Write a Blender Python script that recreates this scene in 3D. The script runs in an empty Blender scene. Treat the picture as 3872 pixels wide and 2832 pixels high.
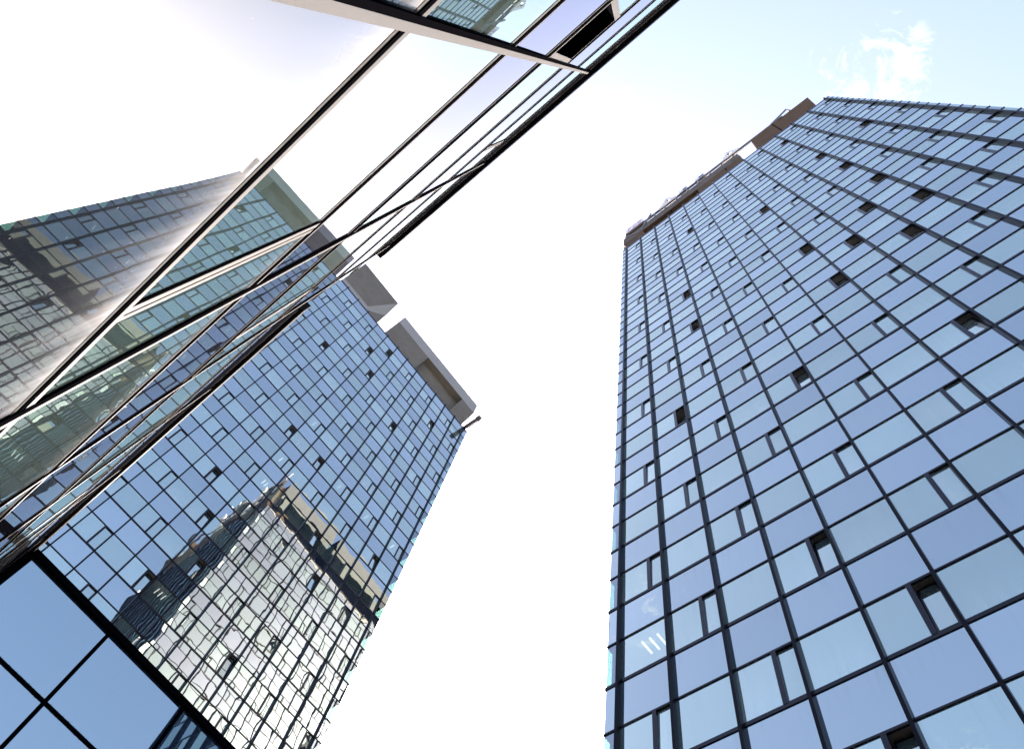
import bpy, math, random
from mathutils import Vector, Matrix
random.seed(7)
S = bpy.context.scene
COL = S.collection

# ------------------------------------------------------------ camera, sky, sun
CAMH = 1.6
SUN_EL, SUN_AZ = 32.0, 55.0          # azimuth from +x towards +y
cam_d = bpy.data.cameras.new("camera")
cam = bpy.data.objects.new("camera", cam_d)
COL.objects.link(cam)
S.camera = cam
cam_d.sensor_width = 36.0
cam_d.lens = 26.541
cam_d.clip_start = 0.02
cam_d.clip_end = 6000
RX = (0.63226106, -0.76131476, 0.1436864)
RY = (0.7510494, 0.5567555, -0.35489168)
RZ = (0.19018608, 0.33229978, 0.92379982)
cam.matrix_world = Matrix(((RX[0], -RY[0], -RZ[0], 0), (RX[1], -RY[1], -RZ[1], 0),
                           (RX[2], -RY[2], -RZ[2], CAMH), (0, 0, 0, 1)))

world = bpy.data.worlds.new("World")
S.world = world
world.use_nodes = True
wn, wl = world.node_tree.nodes, world.node_tree.links
wn.clear()
wo = wn.new('ShaderNodeOutputWorld')
bg = wn.new('ShaderNodeBackground')
sky = wn.new('ShaderNodeTexSky')
sky.sky_type = 'NISHITA'
sky.sun_disc = False
sky.sun_elevation = math.radians(SUN_EL)
sky.sun_rotation = math.radians(90 - SUN_AZ)
sky.air_density = 1.0
sky.dust_density = 7.0
sky.ozone_density = 3.2
bg.inputs[1].default_value = 0.14
# wispy clouds: noise on the sky dome, kept to a few patches
tc = wn.new('ShaderNodeTexCoord')
sep = wn.new('ShaderNodeSeparateXYZ')
wl.new(tc.outputs['Generated'], sep.inputs[0])


def wmath(op, a, b=None, clamp=False):
    n = wn.new('ShaderNodeMath')
    n.operation = op
    n.use_clamp = clamp
    for i, v in enumerate((a, b)):
        if v is None:
            continue
        if isinstance(v, (int, float)):
            n.inputs[i].default_value = v
        else:
            wl.new(v, n.inputs[i])
    return n.outputs[0]


zz = wmath('MAXIMUM', sep.outputs[2], 0.08)
px, py = wmath('DIVIDE', sep.outputs[0], zz), wmath('DIVIDE', sep.outputs[1], zz)
comb = wn.new('ShaderNodeCombineXYZ')
wl.new(px, comb.inputs[0])
wl.new(py, comb.inputs[1])
noi = wn.new('ShaderNodeTexNoise')
noi.inputs['Scale'].default_value = 21.0
noi.inputs['Detail'].default_value = 7.0
noi.inputs['Roughness'].default_value = 0.7
noi.inputs['Distortion'].default_value = 0.6
wl.new(comb.outputs[0], noi.inputs['Vector'])
tot = None
for cx, cy, r, s in ((0.175, -0.225, 0.075, 1.0), (-1.16, 0.20, 0.12, 0.75), (-0.645, 0.43, 0.10, 0.55),
                     (0.10, -0.16, 0.03, 0.45), (-1.5, 0.6, 0.3, 0.9)):
    dx, dy = wmath('SUBTRACT', px, cx), wmath('SUBTRACT', py, cy)
    d2 = wmath('ADD', wmath('MULTIPLY', dx, dx), wmath('MULTIPLY', dy, dy))
    m = wmath('MULTIPLY', wmath('SUBTRACT', 1.0, wmath('DIVIDE', d2, r * r), True), s)
    tot = m if tot is None else wmath('MAXIMUM', tot, m)
thr = wmath('SUBTRACT', wmath('ADD', noi.outputs[0], wmath('MULTIPLY', tot, 0.20)), 0.62)
cl = wmath('MULTIPLY', wmath('MULTIPLY', thr, 3.2, True), wmath('MINIMUM', wmath('MULTIPLY', tot, 4.0), 1.0))
mx = wn.new('ShaderNodeMix')
mx.data_type = 'RGBA'
wl.new(cl, mx.inputs['Factor'])
grade = wn.new('ShaderNodeMix')          # hazy city air takes some of the cyan out of the model sky
grade.data_type = 'RGBA'
grade.blend_type = 'MULTIPLY'
grade.inputs['Factor'].default_value = 1.0
grade.inputs['B'].default_value = (1.07, 0.955, 0.92, 1)
wl.new(sky.outputs[0], grade.inputs['A'])
wl.new(grade.outputs['Result'], mx.inputs['A'])
mx.inputs['B'].default_value = (2.3, 2.35, 2.45, 1)
wl.new(mx.outputs['Result'], bg.inputs[0])
wl.new(bg.outputs[0], wo.inputs[0])

sun_d = bpy.data.lights.new("sun", 'SUN')
sun_d.energy = 2.1
sun_d.angle = math.radians(0.53)
sun_d.color = (1.0, 0.94, 0.86)
sun = bpy.data.objects.new("sun", sun_d)
COL.objects.link(sun)
sdir = Vector((math.cos(math.radians(SUN_EL)) * math.cos(math.radians(SUN_AZ)),
               math.cos(math.radians(SUN_EL)) * math.sin(math.radians(SUN_AZ)), math.sin(math.radians(SUN_EL))))
sun.rotation_euler = sdir.to_track_quat('Z', 'Y').to_euler()
sun.location = sdir * 300

S.view_settings.view_transform = 'Standard'
S.view_settings.look = 'None'
S.view_settings.exposure = 2.55
S.view_settings.gamma = 1.0
S.render.engine = 'CYCLES'
S.cycles.max_bounces = 12
S.cycles.glossy_bounces = 8
S.cycles.transparent_max_bounces = 12
S.cycles.caustics_reflective = False
S.cycles.caustics_refractive = False

F = 3.5                      # one storey in metres
BAY = 0.51528 * F
HEAD = 0.49                  # spandrel share of a storey


# ------------------------------------------------------------ materials
class NT:
    def __init__(s, name):
        s.m = bpy.data.materials.new(name)
        s.m.use_nodes = True
        s.n, s.l = s.m.node_tree.nodes, s.m.node_tree.links
        s.n.clear()
        s.out = s.n.new('ShaderNodeOutputMaterial')

    def node(s, t, ins=None, **kw):
        n = s.n.new(t)
        for k, v in kw.items():
            setattr(n, k, v)
        for k, v in (ins or {}).items():
            if hasattr(v, 'is_linked'):
                s.l.new(v, n.inputs[k])
            else:
                n.inputs[k].default_value = v
        return n

    def math(s, op, a, b=None, clamp=False):
        ins = {0: a}
        if b is not None:
            ins[1] = b
        return s.node('ShaderNodeMath', ins, operation=op, use_clamp=clamp).outputs[0]

    def mixc(s, f, a, b, blend='MIX'):
        n = s.n.new('ShaderNodeMix')
        n.data_type = 'RGBA'
        n.blend_type = blend
        for k, v in (('Factor', f), ('A', a), ('B', b)):
            if hasattr(v, 'is_linked'):
                s.l.new(v, n.inputs[k])
            else:
                n.inputs[k].default_value = v if k == 'Factor' else (*v[:3], 1)
        return n.outputs['Result']


def col(c):
    return (c[0], c[1], c[2], 1)


def plain(name, c, rough=0.5, metal=0.0, spec=0.5, noise=0.0, nscale=3.0, stretch=(1, 1, 1), c2=None, bump=0.0):
    t = NT(name)
    b = t.node('ShaderNodeBsdfPrincipled', {'Base Color': col(c), 'Roughness': rough, 'Metallic': metal,
                                            'Specular IOR Level': spec})
    if noise:
        tcn = t.node('ShaderNodeTexCoord')
        mp = t.node('ShaderNodeMapping', {'Vector': tcn.outputs['Object'], 'Scale': stretch})
        nz = t.node('ShaderNodeTexNoise', {'Vector': mp.outputs[0], 'Scale': nscale, 'Detail': 6.0, 'Roughness': 0.6})
        rmp = t.node('ShaderNodeMapRange', {'Value': nz.outputs[0], 'From Min': 0.3, 'From Max': 0.7,
                                            'To Min': 0.0, 'To Max': noise})
        cc = t.mixc(rmp.outputs[0], c, c2 or tuple(x * 0.45 for x in c))
        t.l.new(cc, b.inputs['Base Color'])
        if bump:
            bp = t.node('ShaderNodeBump', {'Height': nz.outputs[0], 'Strength': 1.0, 'Distance': bump})
            t.l.new(bp.outputs[0], b.inputs['Normal'])
    t.l.new(b.outputs[0], t.out.inputs[0])
    return t.m


def warp(t, pillow, ripple, rscale=1.6):
    """normal of a pane that bows a little and ripples, differently for each pane"""
    geo = t.node('ShaderNodeNewGeometry')
    oi = t.node('ShaderNodeObjectInfo')
    rnd = t.math('FRACT', t.math('ADD', geo.outputs['Random Per Island'], oi.outputs['Random']))
    uv = t.node('ShaderNodeUVMap', uv_map='UV')
    sp = t.node('ShaderNodeSeparateXYZ', {0: uv.outputs[0]})
    u, v = sp.outputs[0], sp.outputs[1]
    pu = t.math('MULTIPLY', u, t.math('SUBTRACT', 1.0, u))
    pv = t.math('MULTIPLY', v, t.math('SUBTRACT', 1.0, v))
    pil = t.math('MULTIPLY', t.math('MULTIPLY', pu, pv), 16.0)
    amp = t.math('MULTIPLY', t.math('SUBTRACT', rnd, 0.25), pillow)
    h1 = t.math('MULTIPLY', pil, amp)
    vec = t.node('ShaderNodeVectorMath', {0: geo.outputs['Position']}, operation='ADD')
    off = t.node('ShaderNodeCombineXYZ', {0: t.math('MULTIPLY', rnd, 91.0), 1: t.math('MULTIPLY', rnd, 37.0),
                                          2: t.math('MULTIPLY', rnd, 53.0)})
    t.l.new(off.outputs[0], vec.inputs[1])
    nz = t.node('ShaderNodeTexNoise', {'Vector': vec.outputs[0], 'Scale': rscale, 'Detail': 0.5, 'Roughness': 0.4})
    tilt = t.math('ADD', t.math('MULTIPLY', u, t.math('SUBTRACT', t.math('FRACT', t.math('MULTIPLY', rnd, 17.0)), 0.5)),
                  t.math('MULTIPLY', v, t.math('SUBTRACT', t.math('FRACT', t.math('MULTIPLY', rnd, 29.0)), 0.5)))
    h1 = t.math('ADD', h1, t.math('MULTIPLY', tilt, pillow * 2.5))
    h = t.math('ADD', h1, t.math('MULTIPLY', nz.outputs[0], ripple))
    bp = t.node('ShaderNodeBump', {'Height': h, 'Strength': 1.0, 'Distance': 1.0})
    return bp.outputs[0], rnd, u, v


def glass(name, base, tint, r0, pillow=0.004, ripple=0.0012, ior=1.5, vary=0.25, curtain=0.0, streak=0.0, dust=0.0,
          see=0.0, rough=0.0, dirt_edge=0.0, film=0.0, gvar=0.0):
    t = NT(name)
    nrm, rnd, u, v = warp(t, pillow, ripple)
    k = t.math('ADD', 1.0 - vary, t.math('MULTIPLY', rnd, 2 * vary))
    bc = t.mixc(1.0, base, t.node('ShaderNodeCombineColor', {0: k, 1: k, 2: k}).outputs[0], 'MULTIPLY')
    if curtain:
        on = t.math('GREATER_THAN', t.math('FRACT', t.math('MULTIPLY', rnd, 13.7)), 0.62)
        wv = t.node('ShaderNodeTexNoise', {'Vector': t.node('ShaderNodeCombineXYZ', {
            0: t.math('MULTIPLY', u, 23.0), 1: t.math('MULTIPLY', rnd, 50.0), 2: t.math('MULTIPLY', v, 0.12)}).outputs[0],
            'Scale': 1.0, 'Detail': 2.0})
        low = t.math('SUBTRACT', t.math('ADD', 0.55, rnd), t.math('MULTIPLY', v, 1.1), True)
        f = t.math('MULTIPLY', t.math('MULTIPLY', on, low), t.math('MULTIPLY', t.math('SUBTRACT', wv.outputs[0], 0.25, True), 2.2 * curtain))
        bc = t.mixc(f, bc, (0.55, 0.58, 0.56))
    dif = t.node('ShaderNodeBsdfDiffuse', {'Color': bc, 'Roughness': 0.0})
    body = dif.outputs[0]
    if see:
        tr = t.node('ShaderNodeBsdfTransparent', {'Color': (0.86, 0.97, 0.95, 1)})
        body = t.node('ShaderNodeMixShader', {0: see, 1: body, 2: tr.outputs[0]}).outputs[0]
    gk = t.math('SUBTRACT', 1.0, t.math('MULTIPLY', t.math('FRACT', t.math('MULTIPLY', rnd, 7.3)), gvar))
    gcol = t.mixc(1.0, tint, t.node('ShaderNodeCombineColor', {0: gk, 1: gk, 2: gk}).outputs[0], 'MULTIPLY')
    gl = t.node('ShaderNodeBsdfGlossy', {'Color': gcol, 'Roughness': rough, 'Normal': nrm})
    fr = t.node('ShaderNodeFresnel', {'IOR': ior})
    fac = t.math('ADD', r0, t.math('MULTIPLY', fr.outputs[0], 1.0 - r0), True)
    if streak:
        geo = t.node('ShaderNodeNewGeometry')
        mp = t.node('ShaderNodeMapping', {'Vector': geo.outputs['Position'], 'Scale': (9.0, 9.0, 0.35)})
        sn = t.node('ShaderNodeTexNoise', {'Vector': mp.outputs[0], 'Scale': 1.0, 'Detail': 4.0, 'Roughness': 0.65})
        sr = t.node('ShaderNodeMapRange', {'Value': sn.outputs[0], 'From Min': 0.52, 'From Max': 0.80, 'To Min': 0.0, 'To Max': streak})
        sv = t.math('MULTIPLY', sr.outputs[0], t.math('MULTIPLY', v, v))
        fac = t.math('MULTIPLY', fac, t.math('SUBTRACT', 1.0, sv))
    sh = t.node('ShaderNodeMixShader', {0: fac, 1: body, 2: gl.outputs[0]}).outputs[0]
    if dirt_edge:
        # rain dirt that clings to the sealant round the pane
        geo = t.node('ShaderNodeNewGeometry')
        en = t.node('ShaderNodeTexNoise', {'Vector': geo.outputs['Position'], 'Scale': 45.0, 'Detail': 6.0, 'Roughness': 0.7})
        e = t.math('MINIMUM', v, t.math('MULTIPLY', t.math('SUBTRACT', 1.0, v), 1.0))
        f = t.math('MULTIPLY', t.math('SUBTRACT', t.math('SUBTRACT', t.math('MULTIPLY', en.outputs[0], 0.10), 0.024), e), 120.0, True)
        sp = t.node('ShaderNodeTexVoronoi', {'Vector': geo.outputs['Position'], 'Scale': 3.1})
        spot = t.math('LESS_THAN', sp.outputs['Distance'], 0.035)
        f = t.math('MAXIMUM', t.math('MULTIPLY', f, dirt_edge), t.math('MULTIPLY', spot, 0.35 * dirt_edge))
        dd = t.node('ShaderNodeBsdfDiffuse', {'Color': (0.012, 0.011, 0.016, 1)})
        sh = t.node('ShaderNodeMixShader', {0: f, 1: sh, 2: dd.outputs[0]}).outputs[0]
    if dust:
        # film of dust, thickest below the ledge over the pane, with smears and specks
        geo = t.node('ShaderNodeNewGeometry')
        mp = t.node('ShaderNodeMapping', {'Vector': geo.outputs['Position'], 'Scale': (1.0, 5.0, 0.5)})
        sm = t.node('ShaderNodeTexNoise', {'Vector': mp.outputs[0], 'Scale': 1.3, 'Detail': 5.0, 'Roughness': 0.6})
        s2 = t.node('ShaderNodeTexNoise', {'Vector': geo.outputs['Position'], 'Scale': 1.1, 'Detail': 3.0})
        vv = t.math('POWER', v, 6.0)
        f = t.math('MULTIPLY', vv, t.math('ADD', 0.03, t.math('MULTIPLY', t.math('POWER', sm.outputs[0], 3.0), t.math('MULTIPLY', s2.outputs[0], 5.0))))
        edge = t.math('MULTIPLY', t.math('POWER', v, 16.0), t.math('ADD', 0.5, t.math('MULTIPLY', sm.outputs[0], 1.6)))
        f = t.math('ADD', t.math('ADD', f, edge), film)
        fine = t.node('ShaderNodeTexNoise', {'Vector': t.node('ShaderNodeMapping', {
            'Vector': geo.outputs['Position'], 'Scale': (60, 25, 130)}).outputs[0], 'Scale': 1.0, 'Detail': 3.0})
        f = t.math('ADD', t.math('MULTIPLY', f, dust), t.math('MULTIPLY', t.math('SUBTRACT', fine.outputs[0], 0.55, True), 0.035 * dust))
        spk = t.node('ShaderNodeTexVoronoi', {'Vector': t.node('ShaderNodeMapping', {
            'Vector': geo.outputs['Position'], 'Scale': (1, 1.0, 0.55)}).outputs[0], 'Scale': 24.0})
        f = t.math('ADD', f, t.math('MULTIPLY', t.math('LESS_THAN', spk.outputs['Distance'], 0.05), 0.4 * dust), True)
        dd = t.node('ShaderNodeBsdfDiffuse', {'Color': (0.60, 0.60, 0.62, 1)})
        sh = t.node('ShaderNodeMixShader', {0: f, 1: sh, 2: dd.outputs[0]}).outputs[0]
    t.l.new(sh, t.out.inputs[0])
    return t.m


def clear_glass(name, tint=(0.22, 0.36, 0.34), r0=0.28):
    t = NT(name)
    tr = t.node('ShaderNodeBsdfTransparent', {'Color': col(tint)})
    gl = t.node('ShaderNodeBsdfGlossy', {'Color': (0.8, 0.9, 0.95, 1), 'Roughness': 0.0})
    lw = t.node('ShaderNodeLayerWeight', {'Blend': 0.5})
    fac = t.math('ADD', r0, t.math('MULTIPLY', t.math('POWER', lw.outputs['Facing'], 5.0), 1 - r0), True)
    t.l.new(t.node('ShaderNodeMixShader', {0: fac, 1: tr.outputs[0], 2: gl.outputs[0]}).outputs[0], t.out.inputs[0])
    return t.m


def lamp_mat(name, c, s):
    t = NT(name)
    t.l.new(t.node('ShaderNodeEmission', {'Color': col(c), 'Strength': s}).outputs[0], t.out.inputs[0])
    return t.m


M = {
    'win': glass('tower_window_glass', (0.075, 0.11, 0.11), (0.88, 1.0, 0.87), 0.49, pillow=0.0055, curtain=0.42, streak=0.14, gvar=0.16),
    'span': glass('tower_spandrel_glass', (0.03, 0.045, 0.07), (0.84, 0.93, 0.88), 0.49, pillow=0.0055, vary=0.2, streak=0.2, gvar=0.16),
    'litwin': glass('tower_lit_window_glass', (0.07, 0.11, 0.115), (0.88, 1.0, 0.87), 0.49, see=0.5),
    'sconc': plain('side_concrete', (0.14, 0.141, 0.140), 0.9, spec=0.1, noise=0.45, nscale=0.9, c2=(0.10, 0.10, 0.098)),
    'gutter': plain('stained_gutter', (0.12, 0.104, 0.082), 0.8, spec=0.1, noise=0.8, nscale=1.2, stretch=(1, 1, 0.3), c2=(0.06, 0.052, 0.042)),
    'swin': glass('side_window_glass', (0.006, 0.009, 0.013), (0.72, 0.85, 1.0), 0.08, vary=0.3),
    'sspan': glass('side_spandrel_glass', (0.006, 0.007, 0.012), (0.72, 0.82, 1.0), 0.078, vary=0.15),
    'clear': clear_glass('corner_clear_glass'),
    'frame': plain('dark_aluminium', (0.006, 0.006, 0.011), 0.25, 0.0, 0.25, 0.3, 2.0),
    'fin': plain('mullion_aluminium', (0.005, 0.005, 0.009), 0.35, 0.0, 0.07, 0.3, 2.0),
    'slab': plain('ceiling_board', (0.34, 0.33, 0.31), 0.9, noise=0.5, nscale=1.0),
    'core': plain('core_wall', (0.10, 0.10, 0.11), 0.9),
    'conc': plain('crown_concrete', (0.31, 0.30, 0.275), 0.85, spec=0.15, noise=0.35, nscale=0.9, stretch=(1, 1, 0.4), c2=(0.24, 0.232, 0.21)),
    'concd': plain('shaded_concrete', (0.185, 0.175, 0.15), 0.9, spec=0.1, noise=0.6, nscale=0.8, c2=(0.13, 0.12, 0.10)),  # crown concrete with the shade of down-facing panels put into its colour
    'brown': plain('shaded_brown', (0.105, 0.072, 0.046), 0.9, spec=0.1, noise=0.6, nscale=0.7, c2=(0.075, 0.052, 0.033)),  # overhang shade and warm bounce light put into the brown; sign base shares it
    'steel': plain('galvanised_steel', (0.16, 0.16, 0.175), 0.6, 0.0, 0.2),
    'dsteel': plain('dark_rail_steel', (0.05, 0.048, 0.055), 0.5),
    'white': plain('white_paint', (0.72, 0.72, 0.76), 0.5),
    'mauve': plain('faded_red_paint', (0.45, 0.24, 0.30), 0.6),
    'nwin': glass('near_window_glass', (0.02, 0.05, 0.045), (0.82, 0.98, 0.90), 0.34, 0.0012, 0.0006, ior=1.6, vary=0.1, dust=0.10, film=0.26),
    'nspan': glass('near_spandrel_glass', (0.012, 0.013, 0.02), (0.88, 0.89, 0.93), 0.05, 0.0012, 0.0009, ior=1.45, vary=0.1, dust=0.05, film=0.025),
    'ndusty': glass('near_dusty_glass', (0.010, 0.013, 0.018), (0.84, 0.93, 0.94), 0.07, 0.0018, 0.0009, ior=1.52, vary=0.1, dust=0.5),
    'alu': plain('pale_aluminium', (0.172, 0.170, 0.170), 0.6, 0.0, 0.06, 0.5, 2.2, (1, 1, 0.3), (0.135, 0.130, 0.128)),
    'black': plain('black_gasket', (0.003, 0.003, 0.004), 0.9, 0, 0.0),
    'coping': plain('black_coping', (0.006, 0.006, 0.007), 0.7, 0, 0.08, 0.5, 6.0),
    'pale': plain('glass_edge_band', (0.17, 0.172, 0.175), 0.8, spec=0.0, noise=0.8, nscale=14.0, c2=(0.09, 0.09, 0.09)),
    'pglass': glass('low_wing_glass', (0.03, 0.05, 0.09), (0.80, 0.94, 0.91), 0.38, 0.0015, 0.0004, vary=0.1, dirt_edge=1.0),
    'pave': plain('paving', (0.30, 0.29, 0.27), 0.9, noise=0.6, nscale=0.5),
    'lamp': lamp_mat('fluorescent_lamp', (1.0, 0.97, 0.88), 0.5),
}


# ------------------------------------------------------------ mesh helpers
class MB:
    def __init__(s):
        s.v, s.f, s.uv = [], [], []

    def quad(s, a, b, c, d, uv=((0, 0), (0, 1), (1, 1), (1, 0))):
        i = len(s.v)
        s.v += [tuple(a), tuple(b), tuple(c), tuple(d)]
        s.f.append((i, i + 1, i + 2, i + 3))
        s.uv += list(uv)

    def poly(s, pts):
        i = len(s.v)
        s.v += [tuple(p) for p in pts]
        s.f.append(tuple(range(i, i + len(pts))))
        s.uv += [(0, 0)] * len(pts)

    def hexa(s, p):
        """p: 8 corners, bottom 4 then top 4 in the same order"""
        i = len(s.v)
        s.v += [tuple(q) for q in p]
        for f in ((3, 2, 1, 0), (4, 5, 6, 7), (0, 1, 5, 4), (1, 2, 6, 5), (2, 3, 7, 6), (3, 0, 4, 7)):
            s.f.append(tuple(i + k for k in f))
            s.uv += [(0, 0)] * 4

    def prism(s, pts, top):
        """closed prism: list of bottom points and list of top points"""
        n = len(pts)
        i = len(s.v)
        s.v += [tuple(q) for q in pts] + [tuple(q) for q in top]
        s.f.append(tuple(i + k for k in reversed(range(n))))
        s.f.append(tuple(i + n + k for k in range(n)))
        s.uv += [(0, 0)] * (2 * n)
        for k in range(n):
            j = (k + 1) % n
            s.f.append((i + k, i + j, i + n + j, i + n + k))
            s.uv += [(0, 0)] * 4

    def bar(s, a, b, r=0.05, n=6):
        a, b = Vector(a), Vector(b)
        d = (b - a).normalized()
        e = d.cross(Vector((0, 0, 1)))
        if e.length < 0.01:
            e = Vector((1, 0, 0))
        e.normalize()
        g = d.cross(e)
        ring = [(e * math.cos(2 * math.pi * k / n) + g * math.sin(2 * math.pi * k / n)) * r for k in range(n)]
        s.prism([a + q for q in ring], [b + q for q in ring])

    def build(s, name, mat, parent=None, kind=None, origin=None):
        me = bpy.data.meshes.new(name)
        o0 = Vector(origin) if origin is not None else (Vector(parent.matrix_world.translation) if False else Vector((0, 0, 0)))
        base = BASE.get(parent.name, Vector((0, 0, 0))) if parent else Vector((0, 0, 0))
        c = o0 if origin is not None else base
        me.from_pydata([(p[0] - c.x, p[1] - c.y, p[2] - c.z) for p in s.v], [], s.f)
        lay = me.uv_layers.new(name='UV')
        flat = [x for q in s.uv for x in q]
        lay.data.foreach_set('uv', flat)
        me.materials.append(M[mat] if isinstance(mat, str) else mat)
        o = bpy.data.objects.new(name, me)
        COL.objects.link(o)
        if parent:
            o.parent = parent
            o.location = c - base
            BASE[o.name] = Vector(c)
        else:
            o.location = c
            BASE[o.name] = Vector(c)
        if kind:
            o['kind'] = kind
        return o


BASE = {}


def thing(name, loc, label, cat, group=None):
    o = bpy.data.objects.new(name, None)
    COL.objects.link(o)
    o.location = loc
    o.empty_display_size = 0.5
    o['label'], o['category'] = label, cat
    if group:
        o['group'] = group
    BASE[o.name] = Vector(loc)
    return o


def tag(o, label, cat, group=None):
    o['label'], o['category'] = label, cat
    if group:
        o['group'] = group
    return o


class Face:
    """vertical facade plane: u along U (metres), z up (metres), d outwards"""
    def __init__(s, O, U, n):
        s.O, s.U, s.n = Vector((O[0], O[1], 0)), Vector((U[0], U[1], 0)).normalized(), Vector((n[0], n[1], 0)).normalized()

    def p(s, u, z, d=0.0):
        q = s.O + s.U * u + s.n * d
        return Vector((q.x, q.y, z))

    def pane(s, mb, u0, u1, z0, z1, d0, dtop=None):
        dt = d0 if dtop is None else dtop
        q = [s.p(u0, z0, d0), s.p(u0, z1, dt), s.p(u1, z1, dt), s.p(u1, z0, d0)]
        uv = [(0, 0), (0, 1), (1, 1), (1, 0)]
        if -s.U.y * s.n.x + s.U.x * s.n.y < 0:
            q, uv = q[::-1], uv[::-1]
        mb.quad(*q, uv=uv)

    def box(s, mb, u0, u1, z0, z1, d0, d1):
        k = [s.p(u0, z0, d0), s.p(u1, z0, d0), s.p(u1, z0, d1), s.p(u0, z0, d1)]
        if -s.U.y * s.n.x + s.U.x * s.n.y > 0:
            k = k[::-1]
        mb.hexa(k + [Vector((q.x, q.y, z1)) for q in k])


CAMP = Vector((0, 0, CAMH))
RXv, RYv, RZv = Vector(RX), Vector(RY), Vector(RZ)


def proj(p):
    q = p - CAMP
    z = q.dot(RZv)
    if z < 0.05:
        return None
    k = 26.541 / 36 * 1024 / z
    return 512 + q.dot(RXv) * k, 374 + q.dot(RYv) * k


def area(pts):
    w = [proj(p) for p in pts]
    if any(x is None for x in w):
        return 0
    cx, cy = sum(x[0] for x in w) / 4, sum(x[1] for x in w) / 4
    if not (-30 < cx < 1054 and -30 < cy < 778):
        return 0
    return abs(sum(w[i][0] * w[(i + 1) % 4][1] - w[(i + 1) % 4][0] * w[i][1] for i in range(4))) / 2


def split_parts(items, name, mat, parent, limit=100):
    """items: list of (area, fn(mb)); the largest become parts of their own, the rest one part"""
    items.sort(key=lambda x: -x[0])
    rest = MB()
    nrest = 0
    for k, it in enumerate(items):
        if k < limit and it[0] > 0:
            mb = MB()
            it[1](mb)
            mb.build(name, mat, parent)
        else:
            it[1](rest)
            nrest += 1
    if nrest:
        rest.build(name, mat, parent, kind='stuff')


# ------------------------------------------------------------ ground
g = MB()
g.quad((-900, -900, 0), (900, -900, 0), (900, 900, 0), (-900, 900, 0))
g.build('ground', 'pave')['kind'] = 'structure'


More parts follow.
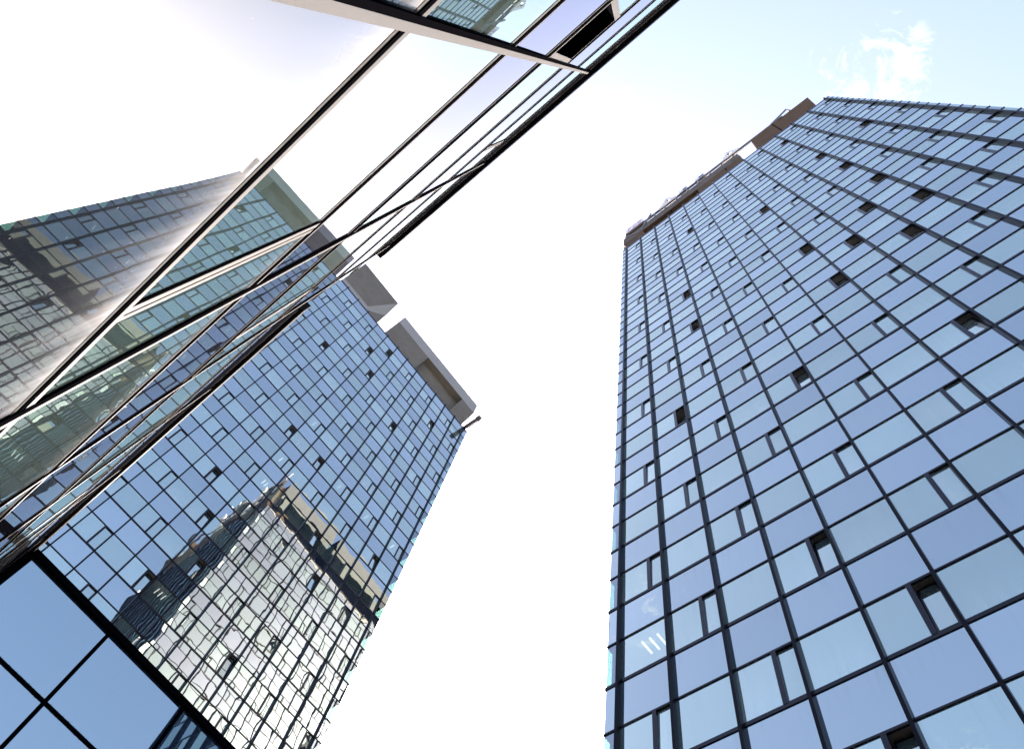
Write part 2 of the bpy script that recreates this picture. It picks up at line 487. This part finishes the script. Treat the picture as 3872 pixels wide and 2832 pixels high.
# ------------------------------------------------------------ towers
def curtain_wall(root, fc, ncol, right_strip, left_strip, ztop, rows, parity, opened, lit, acc, clear_right=False, clear_left=False, frames=None):
    """fc: Face with u=0 at the right-hand mullion; storeys counted down from ztop"""
    U0, U1 = -right_strip * BAY, (ncol + left_strip) * BAY
    cols = [(-right_strip, 0.0, 'R')] + [(i, i + 1.0, i) for i in range(ncol)] + [(float(ncol), ncol + left_strip, 'L')]
    for r in range(rows):
        zt = ztop - r * F
        zh = zt - HEAD * F
        zb = zt - F
        for a, b, tagc in cols:
            u0, u1 = a * BAY + 0.02, b * BAY - 0.02
            sp = [fc.p(u0, zh, 0), fc.p(u0, zt, 0), fc.p(u1, zt, 0), fc.p(u1, zh, 0)]
            acc['span'].append((area(sp), lambda mb, u0=u0, u1=u1, zh=zh, zt=zt: fc.pane(mb, u0, u1, zh + .02, zt - .02, -0.02)))
            if tagc == 'R' or tagc == 'L':
                key = 'clear' if ((tagc == 'R' and clear_right) or (tagc == 'L' and clear_left)) else 'win'
                acc[key].append((area([fc.p(u0, zb, 0), fc.p(u0, zh, 0), fc.p(u1, zh, 0), fc.p(u1, zb, 0)]),
                                 lambda mb, u0=u0, u1=u1, zb=zb, zh=zh: fc.pane(mb, u0, u1, zb + .02, zh - .02, -0.03)))
                continue
            sash = (tagc + r) % 2 == parity
            f0 = u0 if not sash else u0 + 0.375 * BAY
            key = 'litwin' if (tagc, r) in lit else 'win'
            acc[key].append((area([fc.p(f0, zb, 0), fc.p(f0, zh, 0), fc.p(u1, zh, 0), fc.p(u1, zb, 0)]),
                             lambda mb, f0=f0, u1=u1, zb=zb, zh=zh: fc.pane(mb, f0, u1, zb + .02, zh - .02, -0.03)))
            if (tagc, r) in lit:
                mb = MB()
                for k in range(lit[(tagc, r)]):
                    uu = f0 + (0.30 + 0.16 * k) * (u1 - f0)
                    fc.box(mb, uu, uu + 0.05, zh - 0.30, zh - 0.24, -0.75, -0.25)
                mb.build('ceiling_lamp', 'lamp', root)
            if sash:
                s0, s1 = u0 + 0.03, u0 + 0.30 * BAY
                op = (tagc, r) in opened
                ar = area([fc.p(s0, zb, 0), fc.p(s0, zh, 0), fc.p(s1, zh, 0), fc.p(s1, zb, 0)])

                def bars(mb, s0=s0, s1=s1, zb=zb, zh=zh):
                    fc.box(mb, s1 + .005, s1 + 0.075 * BAY, zb + .02, zh - .02, -0.06, 0.010)
                    fc.box(mb, s0 - .02, s1 + .005, zb + .02, zb + 0.065, -0.06, 0.006)
                    fc.box(mb, s0 - .02, s1 + .005, zh - .04, zh - .02, -0.06, 0.004)
                acc['bars'].append((ar, bars))
                if not op:
                    acc['sash'].append((ar, lambda mb, s0=s0, s1=s1, zb=zb, zh=zh: fc.pane(mb, s0, s1, zb + .08, zh - .05, -0.045, -0.075)))
                else:
                    tl = opened[(tagc, r)]
                    mb = MB()
                    zt2 = zb + .09 + (zh - zb - .15) * math.cos(tl)
                    dt = -0.05 - (zh - zb - .15) * math.sin(tl)
                    fc.pane(mb, s0 + .05, s1 - .05, zb + .10, zt2 - .05, -0.052, dt)
                    ob = mb.build('open_sash', 'win', root)
                    mb = MB()
                    for w0, w1 in ((s0, s0 + .05), (s1 - .05, s1)):
                        mb.hexa([fc.p(w0, zb + .09, -0.09), fc.p(w1, zb + .09, -0.09), fc.p(w1, zb + .09, -0.04), fc.p(w0, zb + .09, -0.04),
                                 fc.p(w0, zt2, dt - .04), fc.p(w1, zt2, dt - .04), fc.p(w1, zt2, dt + .01), fc.p(w0, zt2, dt + .01)])
                    fc.box(mb, s0 + .05, s1 - .05, zt2 - .05, zt2, dt - .04, dt + .01)
                    mb.build('sash_frame', 'frame', ob)
    # transoms
    for r in range(rows + 1):
        zt = ztop - r * F
        mb = MB()
        fc.box(mb, U0, U1, zt - 0.070, zt + 0.040, -0.08, 0.010)
        if frames is not None:
            frames.append((9999 - r, mb, 'transom'))
        if r < rows:
            mb2 = MB()
            fc.box(mb2, U0, U1, zt - HEAD * F - 0.025, zt - HEAD * F + 0.030, -0.08, 0.005)
            frames.append((9998 - r, mb2, 'transom'))
    for i in range(ncol + 1):
        mb = MB()
        fc.box(mb, i * BAY - 0.045, i * BAY + 0.045, ztop - rows * F, ztop + 0.28, -0.10, 0.14)
        frames.append((9000 - i, mb, 'mullion'))
    # slim metal edge along the top of the wall
    mb = MB()
    fc.box(mb, U0, U1, ztop + 0.036, ztop + 0.14, -0.20, 0.012)
    frames.append((8000, mb, 'parapet_edge'))


def emit_side(root, acc):
    for k, nm, mt in (('span', 'spandrel_panel', 'sspan'), ('win', 'window', 'swin'), ('clear', 'corner_window', 'clear'), ('sash', 'opening_sash', 'swin'), ('bars', 'sash_frame', 'frame')):
        split_parts(acc[k], nm, mt, root, 0)


def emit_tower(root, acc, frames, front):
    split_parts(acc['span'], 'spandrel_panel', 'span', root)
    split_parts(acc['win'], 'window', 'win', root)
    split_parts(acc['litwin'], 'window', 'litwin', root)
    split_parts(acc['clear'], 'corner_window', 'clear', root)
    split_parts(acc['sash'], 'opening_sash', 'win', root)
    split_parts(acc['bars'], 'sash_frame', 'frame', root)
    for k, mb, nm in frames:
        mb.build(nm, 'fin' if nm == 'mullion' else 'frame', root)


def new_acc():
    return {k: [] for k in ('span', 'win', 'litwin', 'clear', 'sash', 'bars')}


def slabs(root, fa, fb, ua, ub, ztop, rows, core_mat='core'):
    """floor plates and the inner core of a tower; fa front face, depth inwards"""
    mb = MB()
    for r in range(rows):
        zt = ztop - r * F
        fa.box(mb, ua + .12, ub - .12, zt - HEAD * F + .04, zt - .06, -fb + .12, -0.12)
    mb.build('floor_slab', 'slab', root, kind='stuff')
    mb = MB()
    fa.box(mb, ua + 2.0, ub - 2.0, 0, ztop - .3, -fb + 1.5, -1.6)
    mb.build('core_wall', core_mat, root)


ZR = (8.05202 + 15) * F + CAMH
ZL = 23.42915 * F + CAMH
TR = math.radians

# ---- right tower
XR = 3.69476 * F
yM13 = (2.84306 - 13 * 0.51528) * F
tR = thing('glass_tower', (XR, 0, 0), 'tall blue glass tower on the right with a brown roof overhang and rooftop sign', 'tower')
fR = Face((XR, yM13), (0, 1), (-1, 0))
ropen = {(1, 5): 9, (3, 1): 10, (3, 5): 8, (3, 7): 8, (3, 9): 9, (3, 11): 10, (4, 10): 9, (6, 6): 8, (9, 3): 8, (4, 12): 11,
         (5, 11): 11, (6, 10): 10, (10, 8): 7, (6, 12): 10, (10, 10): 10, (11, 13): 12, (8, 14): 11, (5, 15): 11, (9, 17): 8,
         (8, 18): 9, (9, 19): 10}
ropen = {k: TR(v * (0.72 if k[1] > 13 else 1.25)) for k, v in ropen.items()}
accR, accR2, frR = new_acc(), new_acc(), []
rowsR = int(ZR // F)
curtain_wall(tR, fR, 13, 0.23, 0.29, ZR, rowsR, 0, ropen, {(12, 17): 3}, accR, clear_left=True, frames=frR)
DEPR = 14 * BAY + 0.6 * BAY
yc = yM13 + 13.29 * BAY
fR2 = Face((XR + 0.29 * BAY, yc), (1, 0), (0, 1))
curtain_wall(tR, fR2, 14, 0.29, 0.3, ZR - 0.0, rowsR, 1, {}, {}, accR2, clear_right=True, frames=frR)
emit_side(tR, accR2)
emit_tower(tR, accR, frR, fR)
slabs(tR, fR, DEPR, -0.23 * BAY, 13.29 * BAY, ZR, rowsR)
mb = MB()
fR.box(mb, -0.23 * BAY, 13.29 * BAY, ZR - .35, ZR - .06, -DEPR, -0.09)
mb.build('roof_slab', 'conc', tR)
mb = MB()
fR.box(mb, -0.23 * BAY - .02, -0.23 * BAY + .08, 0, ZR - .06, -DEPR, -0.08)
fR.box(mb, -0.23 * BAY + .081, 13.29 * BAY - .1, 0, ZR - .06, -DEPR - .05, -DEPR + .05)
mb.build('side_wall', 'span', tR)

# ---- left tower
XL, YL, SK = 5.34245 * F, 11.08125 * F, -0.02924
tL = thing('glass_tower', (XL - 9, YL, 0), 'tall blue glass tower on the left with a grey concrete crown, mirroring the other tower', 'tower')
fL = Face((XL, YL), (-1, SK), (-SK, -1))
lopen = {(10, 3): 9, (8, 1): 9, (7, 0): 9, (7, 2): 9, (4, 3): 9, (2, 1): 7, (9, 10): 8, (8, 11): 8, (7, 12): 8, (8, 7): 8, (6, 7): 7,
         (4, 9): 7, (3, 10): 7, (1, 8): 6, (4, 13): 7, (1, 11): 5, (8, 13): 7}
lopen = {k: TR(v) for k, v in lopen.items()}
llit = {(7, 13): 3, (7, 6): 1, (7, 8): 1, (7, 9): 2, (4, 7): 1, (2, 7): 1, (0, 7): 1}
accL, accL2, frL = new_acc(), new_acc(), []
rowsL = int(ZL // F)
curtain_wall(tL, fL, 21, 0.39, 0.3, ZL, rowsL, 1, lopen, llit, accL, clear_right=True, frames=frL)
DEPL = 10 * BAY
fL2 = Face(fL.p(-0.39 * BAY, 0, 0)[:2], (-SK, -1), (1, SK))
fL2 = Face(fL.p(-0.39 * BAY, 0, -DEPL)[:2], (-SK, -1), (1, SK))
curtain_wall(tL, fL2, 9, 0.3, 0.99, ZL, rowsL, 1, {}, {}, accL2, clear_left=True, frames=frL)
emit_side(tL, accL2)
emit_tower(tL, accL, frL, fL)
slabs(tL, fL, DEPL, -0.39 * BAY, 21.3 * BAY, ZL, rowsL)
mb = MB()
fL.box(mb, -0.39 * BAY, 21.3 * BAY, ZL - .35, ZL - .06, -DEPL, -0.09)
mb.build('roof_slab', 'conc', tL)
mb = MB()
fL.box(mb, 21.3 * BAY - .08, 21.3 * BAY + .02, 0, ZL - .06, -DEPL, -0.08)
fL.box(mb, -0.39 * BAY + .1, 21.3 * BAY - .081, 0, ZL - .06, -DEPL - .05, -DEPL + .05)
mb.build('side_wall', 'span', tL)


# ---- crowns
def lean(mb, fc, zr, pts, t=0.3):
    """panel through 4+ (u in bays, z storeys, e storeys) points, with thickness t towards the building"""
    a = [fc.p(u * BAY, zr + z * F, e * F) for u, z, e in pts]
    b = [fc.p(u * BAY, zr + z * F, e * F - t) for u, z, e in pts]
    nrm = (a[1] - a[0]).cross(a[2] - a[0])
    if nrm.dot(fc.n) > 0:
        a, b = a[::-1], b[::-1]
    mb.prism(a, b)


def crown(root, fc, zr, ua, ub, uc, ud, e, h, h1, panel, fascia, coffer=None, joints=()):
    """wall leaning out: foot from ua to ub, edge at height h from uc to ud, then an upright fascia to h1"""
    z0 = 0.041
    mix = lambda p, q, k: tuple(p[i] * (1 - k) + q[i] * k for i in range(3))
    A, B, C, D = (ua, z0, 0.0), (ub, z0, 0.0), (ud, h, e), (uc, h, e)
    mb = MB()
    if coffer:
        k0, k1, v1, dep = coffer
        P0, P1 = mix(A, B, k0), mix(A, B, k1)
        Q0, Q1 = mix(D, C, k0), mix(D, C, k1)
        lean(mb, fc, zr, [A, P0, Q0, D])
        lean(mb, fc, zr, [P1, B, C, Q1])
        R0, R1 = mix(P0, Q0, v1), mix(P1, Q1, v1)
        if v1 < .99:
            lean(mb, fc, zr, [R0, R1, Q1, Q0])
        back = [(u, z, ee - dep) for u, z, ee in (P0, P1, R1, R0)]
        lean(mb, fc, zr, back)
        mb2 = MB()
        off = lambda q: (q[0], q[1], q[2] - dep)
        pt = lambda q: fc.p(q[0] * BAY, zr + q[1] * F, q[2] * F)
        for p, q in ((P0, R0), (P1, R1), (R0, R1)):
            mb.poly([pt(p), pt(q), pt(off(q)), pt(off(p))])
    else:
        lean(mb, fc, zr, [A, B, C, D])
    mb.build('crown_panel', panel, root)
    mb = MB()
    if h1 > h:
        lean(mb, fc, zr, [(uc, h + .0005, e), (ud, h + .0005, e), (ud, h1, e), (uc, h1, e)])
    fc.box(mb, max(uc, ua) * BAY + .4, min(ud, ub) * BAY - .4, zr + .05 * F, zr + (h1 - .05) * F, -3.0, -1.2)
    mb.build('fascia', fascia, root)
    mb = MB()
    for a, b in ((A, D), (B, C)):
        sgn = .02
        q = [a, b, (b[0], h1, e), (b[0], h1, -.9), (a[0], z0, -.9)] if h1 > h else [a, b, (b[0], h, -.9), (a[0], z0, -.9)]
        w = [fc.p(u * BAY, zr + z * F, ee * F - .31) for u, z, ee in q]
        sh = fc.U * (0.2 if a is A else -0.2)
        mb.prism(w, [x + sh for x in w])
    mb.build('end_wall', panel, root)
    if joints:
        mb = MB()
        for j in joints:
            lean(mb, fc, zr, [(j - .025, z0, .004), (j + .025, z0, .004), (j + .03, h, e + .004), (j - .02, h, e + .004)], 0.01)
        mb.build('joint_strip', 'black', root)


# left tower: two concrete pieces with a slot between
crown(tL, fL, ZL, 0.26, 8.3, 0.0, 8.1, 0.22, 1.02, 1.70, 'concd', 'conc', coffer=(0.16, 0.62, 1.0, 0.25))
mb = MB()
lean(mb, fL, ZL, [(10.15, .041, 0), (21.2, .041, 0), (21.2, .30, 0), (10.28, .30, 0)])
mb.build('fascia', 'conc', tL)
mb = MB()
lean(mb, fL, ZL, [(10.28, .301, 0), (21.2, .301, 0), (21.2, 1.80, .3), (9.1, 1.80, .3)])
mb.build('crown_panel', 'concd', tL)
mb = MB()
lean(mb, fL, ZL, [(10.15, .041, 0), (10.28, .30, 0), (9.1, 1.80, .3), (9.06, .85, .05)][::-1])
mb.build('crown_bevel', 'conc', tL)
mb = MB()
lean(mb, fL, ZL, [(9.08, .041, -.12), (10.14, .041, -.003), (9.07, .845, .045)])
mb.build('crown_bevel', 'concd', tL)

# right tower front
crown(tR, fR, ZR, 0.50, 4.02, 0.28, 3.98, 0.15, 1.22, 1.22, 'brown', 'brown', joints=(2.55,))
crown(tR, fR, ZR, 5.06, 12.95, 4.95, 13.15, 0.06, 0.56, 1.42, 'brown', 'gutter', coffer=(0.36, 0.83, 1.0, 0.12), joints=(6.0, 9.75))
# right tower side towards the other tower
for a, b in ((0.25, 5.3), (6.2, 13.7)):
    crown(tR, fR2, ZR, a, b, a - .15, b + .15, 0.12, 0.85, 1.85, 'black', 'sconc', coffer=(0.1, 0.9, 1.0, 0.2))

# ---- roof furniture of the right tower
ru = lambda u, z, e: fR.p(u * BAY, ZR + z * F, e * F)
rail = thing('roof_rail', ru(9, 1.42, 0.03), 'dark steel rail with slots along the roof edge of the right tower', 'rail')
mb = MB()
for z in (1.86, 2.06):
    mb.bar(ru(2.2, z, 0.03), ru(12.3, z, 0.03), 0.09)
for a, b in ((5.0, 5.5), (6.3, 7.9), (8.8, 9.0), (9.6, 9.75), (10.3, 11.0), (11.5, 11.7)):
    fR.box(mb, a * BAY, b * BAY, ZR + 1.84 * F, ZR + 2.08 * F, 0.02 * F, 0.035 * F)
mb.build('track', 'dsteel', rail)
for k in range(9):
    u = 5.2 + k * 0.8
    mb = MB()
    mb.bar(ru(u, 1.38, 0.055), ru(u, 1.95, 0.03), 0.10)
    mb.build('bracket', 'steel', rail)
for a, b in (((1.9, 1.15, 0.16), (7.2, 1.86, 0.04)), ((1.35, 1.95, 0.14), (2.6, 1.3, 0.15)), ((1.35, 1.95, 0.14), (1.4, 1.18, 0.15)),
             ((11.0, 2.2, 0.08), (11.9, .62, 0.075)), ((11.9, .62, 0.075), (13.0, 1.45, 0.075))):
    mb = MB()
    mb.bar(ru(*a), ru(*b), 0.10)
    mb.build('cable', 'steel', rail)


def hoist(u, w, lab):
    t = thing('roof_hoist', ru(u, 1.45, 0.03), lab, 'hoist', 'hoists standing on the roof edge')
    mb = MB()
    a, b, c = ru(u, 1.95, 0.03), ru(u - w, 2.0, 0.03), ru(u - w * .5, 2.75, 0.05)
    for p, q in ((a, b), (b, c), (c, a)):
        mb.bar(p, q, 0.22)
    mb.build('frame', 'white', t)
    mb = MB()
    fR.box(mb, (u - w * .85) * BAY, (u - w * .3) * BAY, ZR + 2.1 * F, ZR + 2.4 * F, 0.0, 0.02 * F)
    mb.build('motor', 'white', t)
    mb = MB()
    mb.bar(ru(u - w * .5, 2.0, 0.02), ru(u - w * .5, 2.65, 0.04), 0.05)
    mb.build('cable', 'dsteel', t)


hoist(5.8, 1.1, 'white triangular hoist frame on the roof edge nearest the gap in the brown overhang')
hoist(10.35, 1.15, 'white triangular hoist frame on the roof edge beside the lettered sign')
for u, w, lab in ((7.4, .36, 'larger white air conditioning box on the roof rail, nearer the gap'), (8.6, .3, 'smaller white air conditioning box on the roof rail, nearer the lettered sign')):
    t = thing('air_conditioner', ru(u, 1.68, 0.03), lab, 'air conditioner', 'air conditioners along the roof edge')
    mb = MB()
    fR.box(mb, (u - w) * BAY, (u + w) * BAY, ZR + 2.081 * F, ZR + 2.5 * F, -0.05 * F, 0.06 * F)
    mb.build('casing', 'white', t)
    mb = MB()
    fR.box(mb, (u - w * .8) * BAY, (u + w * .1) * BAY, ZR + 2.14 * F, ZR + 2.42 * F, 0.0605 * F, 0.066 * F)
    mb.build('grille', 'dsteel', t)
sg = thing('roof_sign', ru(12.2, 1.7, 0.08), 'pale rooftop sign with faded red letters on a brown backing at the left roof corner', 'sign')
mb = MB()
fR.box(mb, 11.6 * BAY, 12.98 * BAY, ZR + 2.0 * F, ZR + 2.72 * F, 0.06 * F, 0.08 * F)
mb.build('board', 'white', sg)
mb = MB()
fR.box(mb, 11.6 * BAY, 12.98 * BAY, ZR + 1.62 * F, ZR + 1.999 * F, 0.0, 0.078 * F)
mb.build('base', 'brown', sg)
mb = MB()
for u in (11.75, 12.85):
    mb.bar(ru(u, 1.35, 0.02), ru(u, 1.62, 0.03), 0.07)
mb.build('post', 'dsteel', sg)
LET = {'F': ((0, 0, .25, 1), (.25, .78, 1, 1), (.25, .38, .8, .58)),
       'D': ((0, 0, .25, 1), (.25, .8, .75, 1), (.25, 0, .75, .2), (.75, .1, 1, .9)),
       'E': ((0, .8, 1, 1), (0, .4, 1, .6), (0, 0, 1, .2), (0, .2, .22, .4), (0, .6, .22, .8))}
for k, ch in enumerate('FDE'):
    mb = MB()
    for a, b, c, d in LET[ch]:
        ub = 12.80 - k * 0.38
        fR.box(mb, (ub - c * .28) * BAY, (ub - a * .28) * BAY, ZR + (2.1 + b * .5) * F, ZR + (2.1 + d * .5) * F, 0.0801 * F, 0.083 * F)
    mb.build('letter', 'mauve', sg)

# ---- maintenance boom on the left tower
lu = lambda u, z, e: fL.p(u * BAY, ZL + z * F, e * F)
bm = thing('roof_boom', lu(-0.1, 0.1, 0), 'grey window cleaning boom sticking out from the right roof corner of the left tower', 'boom')
mb = MB()
fL.box(mb, -0.20 * BAY, 0.02 * BAY, ZL + .12 * F, ZL + .20 * F, -1.5, 0.62 * F)
mb.build('beam', 'dsteel', bm)
mb = MB()
fL.box(mb, -0.27 * BAY, 0.03 * BAY, ZL + .17 * F, ZL + .25 * F, 0.50 * F, 0.68 * F)
mb.build('head', 'steel', bm)
mb = MB()
for z in (.135, .175):
    mb.bar(lu(-0.26, z, 0.02), lu(-0.26, z, .6), 0.04)
mb.bar(lu(0.05, .15, .35), lu(0.45, .18, .35), 0.05)
mb.bar(lu(0.05, .2, .55), lu(0.4, .22, .55), 0.04)
mb.build('stay', 'steel', bm)
hr = MB()
for a, b in ((-0.38, 0.9),):
    hr.bar(lu(a, .13, -.02), lu(b, .13, -.02), 0.025)
    for k in range(5):
        u = a + (b - a) * k / 4
        hr.bar(lu(u, .03, -.02), lu(u, .13, -.02), 0.02)
tag(hr.build('guard_rail', 'steel', origin=lu(0, 0, 0)), 'thin grey guard rail at the right roof corner of the left tower', 'guard rail')

# ------------------------------------------------------------ near glass building (its wall almost touches the camera)
XN = 0.55
zn = lambda r: CAMH + r * XN
nb = thing('glass_building', (-XN, 0, 0), 'glass building close overhead with pale aluminium strips and black edges, mirroring both towers', 'building')
fN = Face((-XN, 0), (0, 1), (1, 0))
fN2 = Face((-XN, 9.35 * XN), (0.0082, 1), (1, -0.0082))
HR = [-2.9, 0.95, 4.38, 7.98, 11.3, 14.92, 18.15, 21.05, 23.4]     # heights of the horizontal joints
VR = [-11.25, -7.25, -3.25, 0.70, 4.67, 8.74]
VR2 = [(12.9 - 9.35), (17.0 - 9.35), (21.0 - 9.35)]
TOP2 = 17.25


def n_wall(fc, us, u_lo, u_hi, hs, sash_cells, open_cell, col0):
    cols = [u_lo] + us + [u_hi]
    for i in range(len(cols) - 1):
        a, b = cols[i], cols[i + 1]
        if b - a < .05:
            continue
        for j in range(len(hs) - 1):
            z0, z1 = hs[j], hs[j + 1]
            window = (j % 2 == 0)
            mat = 'nwin' if window else 'nspan'
            if z1 < 4.5 and z1 > 4 and True:
                mat = 'ndusty'
            cell = (i + col0, j)
            bb = b
            if cell in sash_cells:
                bb = b - 1.20
            if cell == open_cell:
                mb = MB()
                fc.pane(mb, a * XN, (b - 1.13) * XN, zn(z0), zn(z1), 0)
                mb.build('window', mat, nb)
                # open casement: dark reveal behind a pale frame
                s0, s1 = (b - 1.13) * XN, (b - 0.03) * XN
                zc0, zc1 = zn(z0 + .10), zn(z1 - .02)
                mb = MB()
                fc.pane(mb, s0, s1, zc0, zc1, -0.5)
                for q in ((s0, s0 + .001), (s1 - .001, s1)):
                    fc.box(mb, q[0], q[1], zc0, zc1, -0.5, -0.002)
                fc.box(mb, s0, s1, zc1, zc1 + .01, -0.5, -0.002)
                fc.box(mb, s0, s1, zc0 - .01, zc0, -0.5, -0.002)
                mb.build('open_window', 'black', nb)
                mb = MB()
                fc.box(mb, s1 - .07, s1 + .01, zc0, zc1, 0.0, 0.006)
                fc.box(mb, s0 - .06, s0, zc0, zc1, 0.0, 0.006)
                fc.box(mb, s0, s1 - .07, zc0, zc0 + .055, 0.0, 0.006)
                mb.build('window_frame', 'alu', nb)
                continue
            mb = MB()
            fc.pane(mb, a * XN, bb * XN, zn(z0), zn(z1), 0)
            mb.build('window' if window else 'spandrel_panel', mat, nb)
            if cell in sash_cells:
                mb = MB()
                fc.pane(mb, bb * XN, b * XN, zn(z0), zn(z1), 0.0, 0.0)
                ob = mb.build('opening_sash', mat, nb)
                mb = MB()
                y0 = bb
                fc.box(mb, (y0 - .13) * XN, (y0 - .09) * XN, zn(z0), zn(z1), 0.0, 0.006)
                fc.box(mb, (y0 - .01) * XN, (y0 + .02) * XN, zn(z0), zn(z1), 0.0, 0.007)
                mb.build('sash_gasket', 'black', ob)
                mb = MB()
                fc.box(mb, (y0 - .0895) * XN, (y0 - .0105) * XN, zn(z0), zn(z1), 0.0, 0.0075)
                fc.box(mb, (y0 + .0205) * XN, (y0 + .085) * XN, zn(z0), zn(z1), 0.0, 0.0075)
                mb.build('sash_frame', 'alu', ob)
    d = 0.015 * XN
    for j, h in enumerate(hs[1:-1], 1):
        d = (0.015 if h < 10 else 0.019) * XN
        wh = 0.085 if h < 6 else (0.05 if h < 10 else 0.035)
        bh = 0.075 if h < 6 else (0.15 if h < 10 else 0.22)
        mb = MB()
        fc.box(mb, u_lo * XN, u_hi * XN, zn(h - bh), zn(h), 0.0, d)
        ob = mb.build('transom', 'black', nb)
        mb = MB()
        fc.box(mb, u_lo * XN, u_hi * XN, zn(h) + .0003, zn(h + wh), 0.0, d + .0006)
        mb.build('cover_strip', 'alu', ob)
        mb = MB()
        pw = 0.055 if h < 6 else (0.12 if h < 10 else 0.08)
        fc.box(mb, u_lo * XN, u_hi * XN, zn(h - bh - .001 - pw), zn(h - bh - .001), 0.0, 0.0025)
        mb.build('edge_band', 'pale', ob)
    d = 0.0195 * XN
    for i, u in enumerate(us):
        big = abs(u - 0.70) < .01
        mb = MB()
        fc.box(mb, (u - (.048 if big else .11)) * XN, (u - .0005) * XN, zn(hs[0]), zn(hs[-1]), 0.0, d + .0012)
        ob = mb.build('mullion', 'black', nb)
        mb = MB()
        fc.box(mb, u * XN, (u + (.066 if big else .07)) * XN, zn(hs[0]), zn(hs[-1]), 0.0, d + .0018)
        mb.build('cover_strip', 'alu', ob)


n_wall(fN, VR, -15.2, 9.35, HR, {(4, 2), (4, 6), (3, 3), (5, 4), (2, 2), (2, 6), (3, 4)}, (3, 4), 0)
HR2 = [h for h in HR if h < 17] + [TOP2]
n_wall(fN2, VR2, 0.02, 13.3, HR2, {(1, 4), (2, 2)}, None, 0)
# black copings
mb = MB()
fN.box(mb, -15.2 * XN, 9.33 * XN, zn(23.4), zn(24.1), -0.3, 0.130 * XN)
cp = mb.build('coping', 'coping', nb)
for y in (6.7, 0.2):
    mb = MB()
    fN.box(mb, y * XN, (y + .35) * XN, zn(23.3), zn(23.9), 0.02, 0.138 * XN)
    mb.build('bracket', 'coping', cp)
mb = MB()
fN2.box(mb, 0.02 * XN, 13.3 * XN, zn(TOP2), zn(TOP2 + .5), -0.3, 0.108 * XN)
mb.build('coping', 'coping', nb)
# body behind the glass
mb = MB()
fN.box(mb, -15.2 * XN, 9.35 * XN, 0, zn(23.9), -9.0, -0.52)
fN2.box(mb, 0.02 * XN, 13.3 * XN, 0, zn(17.6), -9.0, -0.52)
mb.build('wall', 'core', nb)

# ------------------------------------------------------------ low wing below the left tower
YP = 21.55 * XN
PK = 0.05
pb = thing('low_building', (2, YP, 0), 'low building of large sky blue glass panes with black sealant joints, bottom left', 'building')
fP = Face((12.0, YP + 12.0 * PK), (-1, -PK), (PK, -1))
LEN = 12.0 * math.hypot(1, PK)
ux = lambda x: (12.0 - x) * math.hypot(1, PK)
zp = lambda r: CAMH + r * YP
rows = [-0.12, 0.01, 0.14, 0.27, 0.395, 0.524, 0.655, 0.79]
xs = [YP * (0.1195 + 0.155 * k) for k in range(-1, 7)]
xs = [x for x in xs if x < 11.8]
edges = sorted([ux(x) for x in xs] + [0.0, ux(-0.78 * XN)])
for j in range(len(rows) - 1):
    for i in range(len(edges) - 1):
        if edges[i + 1] - edges[i] < .1:
            continue
        mb = MB()
        fP.pane(mb, edges[i], edges[i + 1], zp(rows[j]), zp(rows[j + 1]), 0.0)
        mb.build('window', 'pglass', pb)
for r in rows[1:-1]:
    mb = MB()
    fP.box(mb, 0, edges[-1], zp(r) - 0.037, zp(r) + 0.037, 0.0, 0.006)
    mb.build('sealant_joint', 'black', pb)
for u in edges[1:-1]:
    mb = MB()
    fP.box(mb, u - 0.034, u + 0.034, zp(rows[0]), zp(rows[-1]), 0.0, 0.0065)
    mb.build('sealant_joint', 'black', pb)
mb = MB()
fP.box(mb, ux(-0.34), ux(-0.50), 0.02, zp(0.782), 0.0, 0.05)
mb.build('corner_trim', 'black', pb)
mb = MB()
fP.box(mb, -0.1, edges[-1], zp(0.785), zp(0.795), -0.4, 0.075)
mb.build('coping', 'black', pb)
mb = MB()
fP.box(mb, 0, edges[-1], 0, zp(0.784), -7, -0.05)
mb.build('wall', 'core', pb)
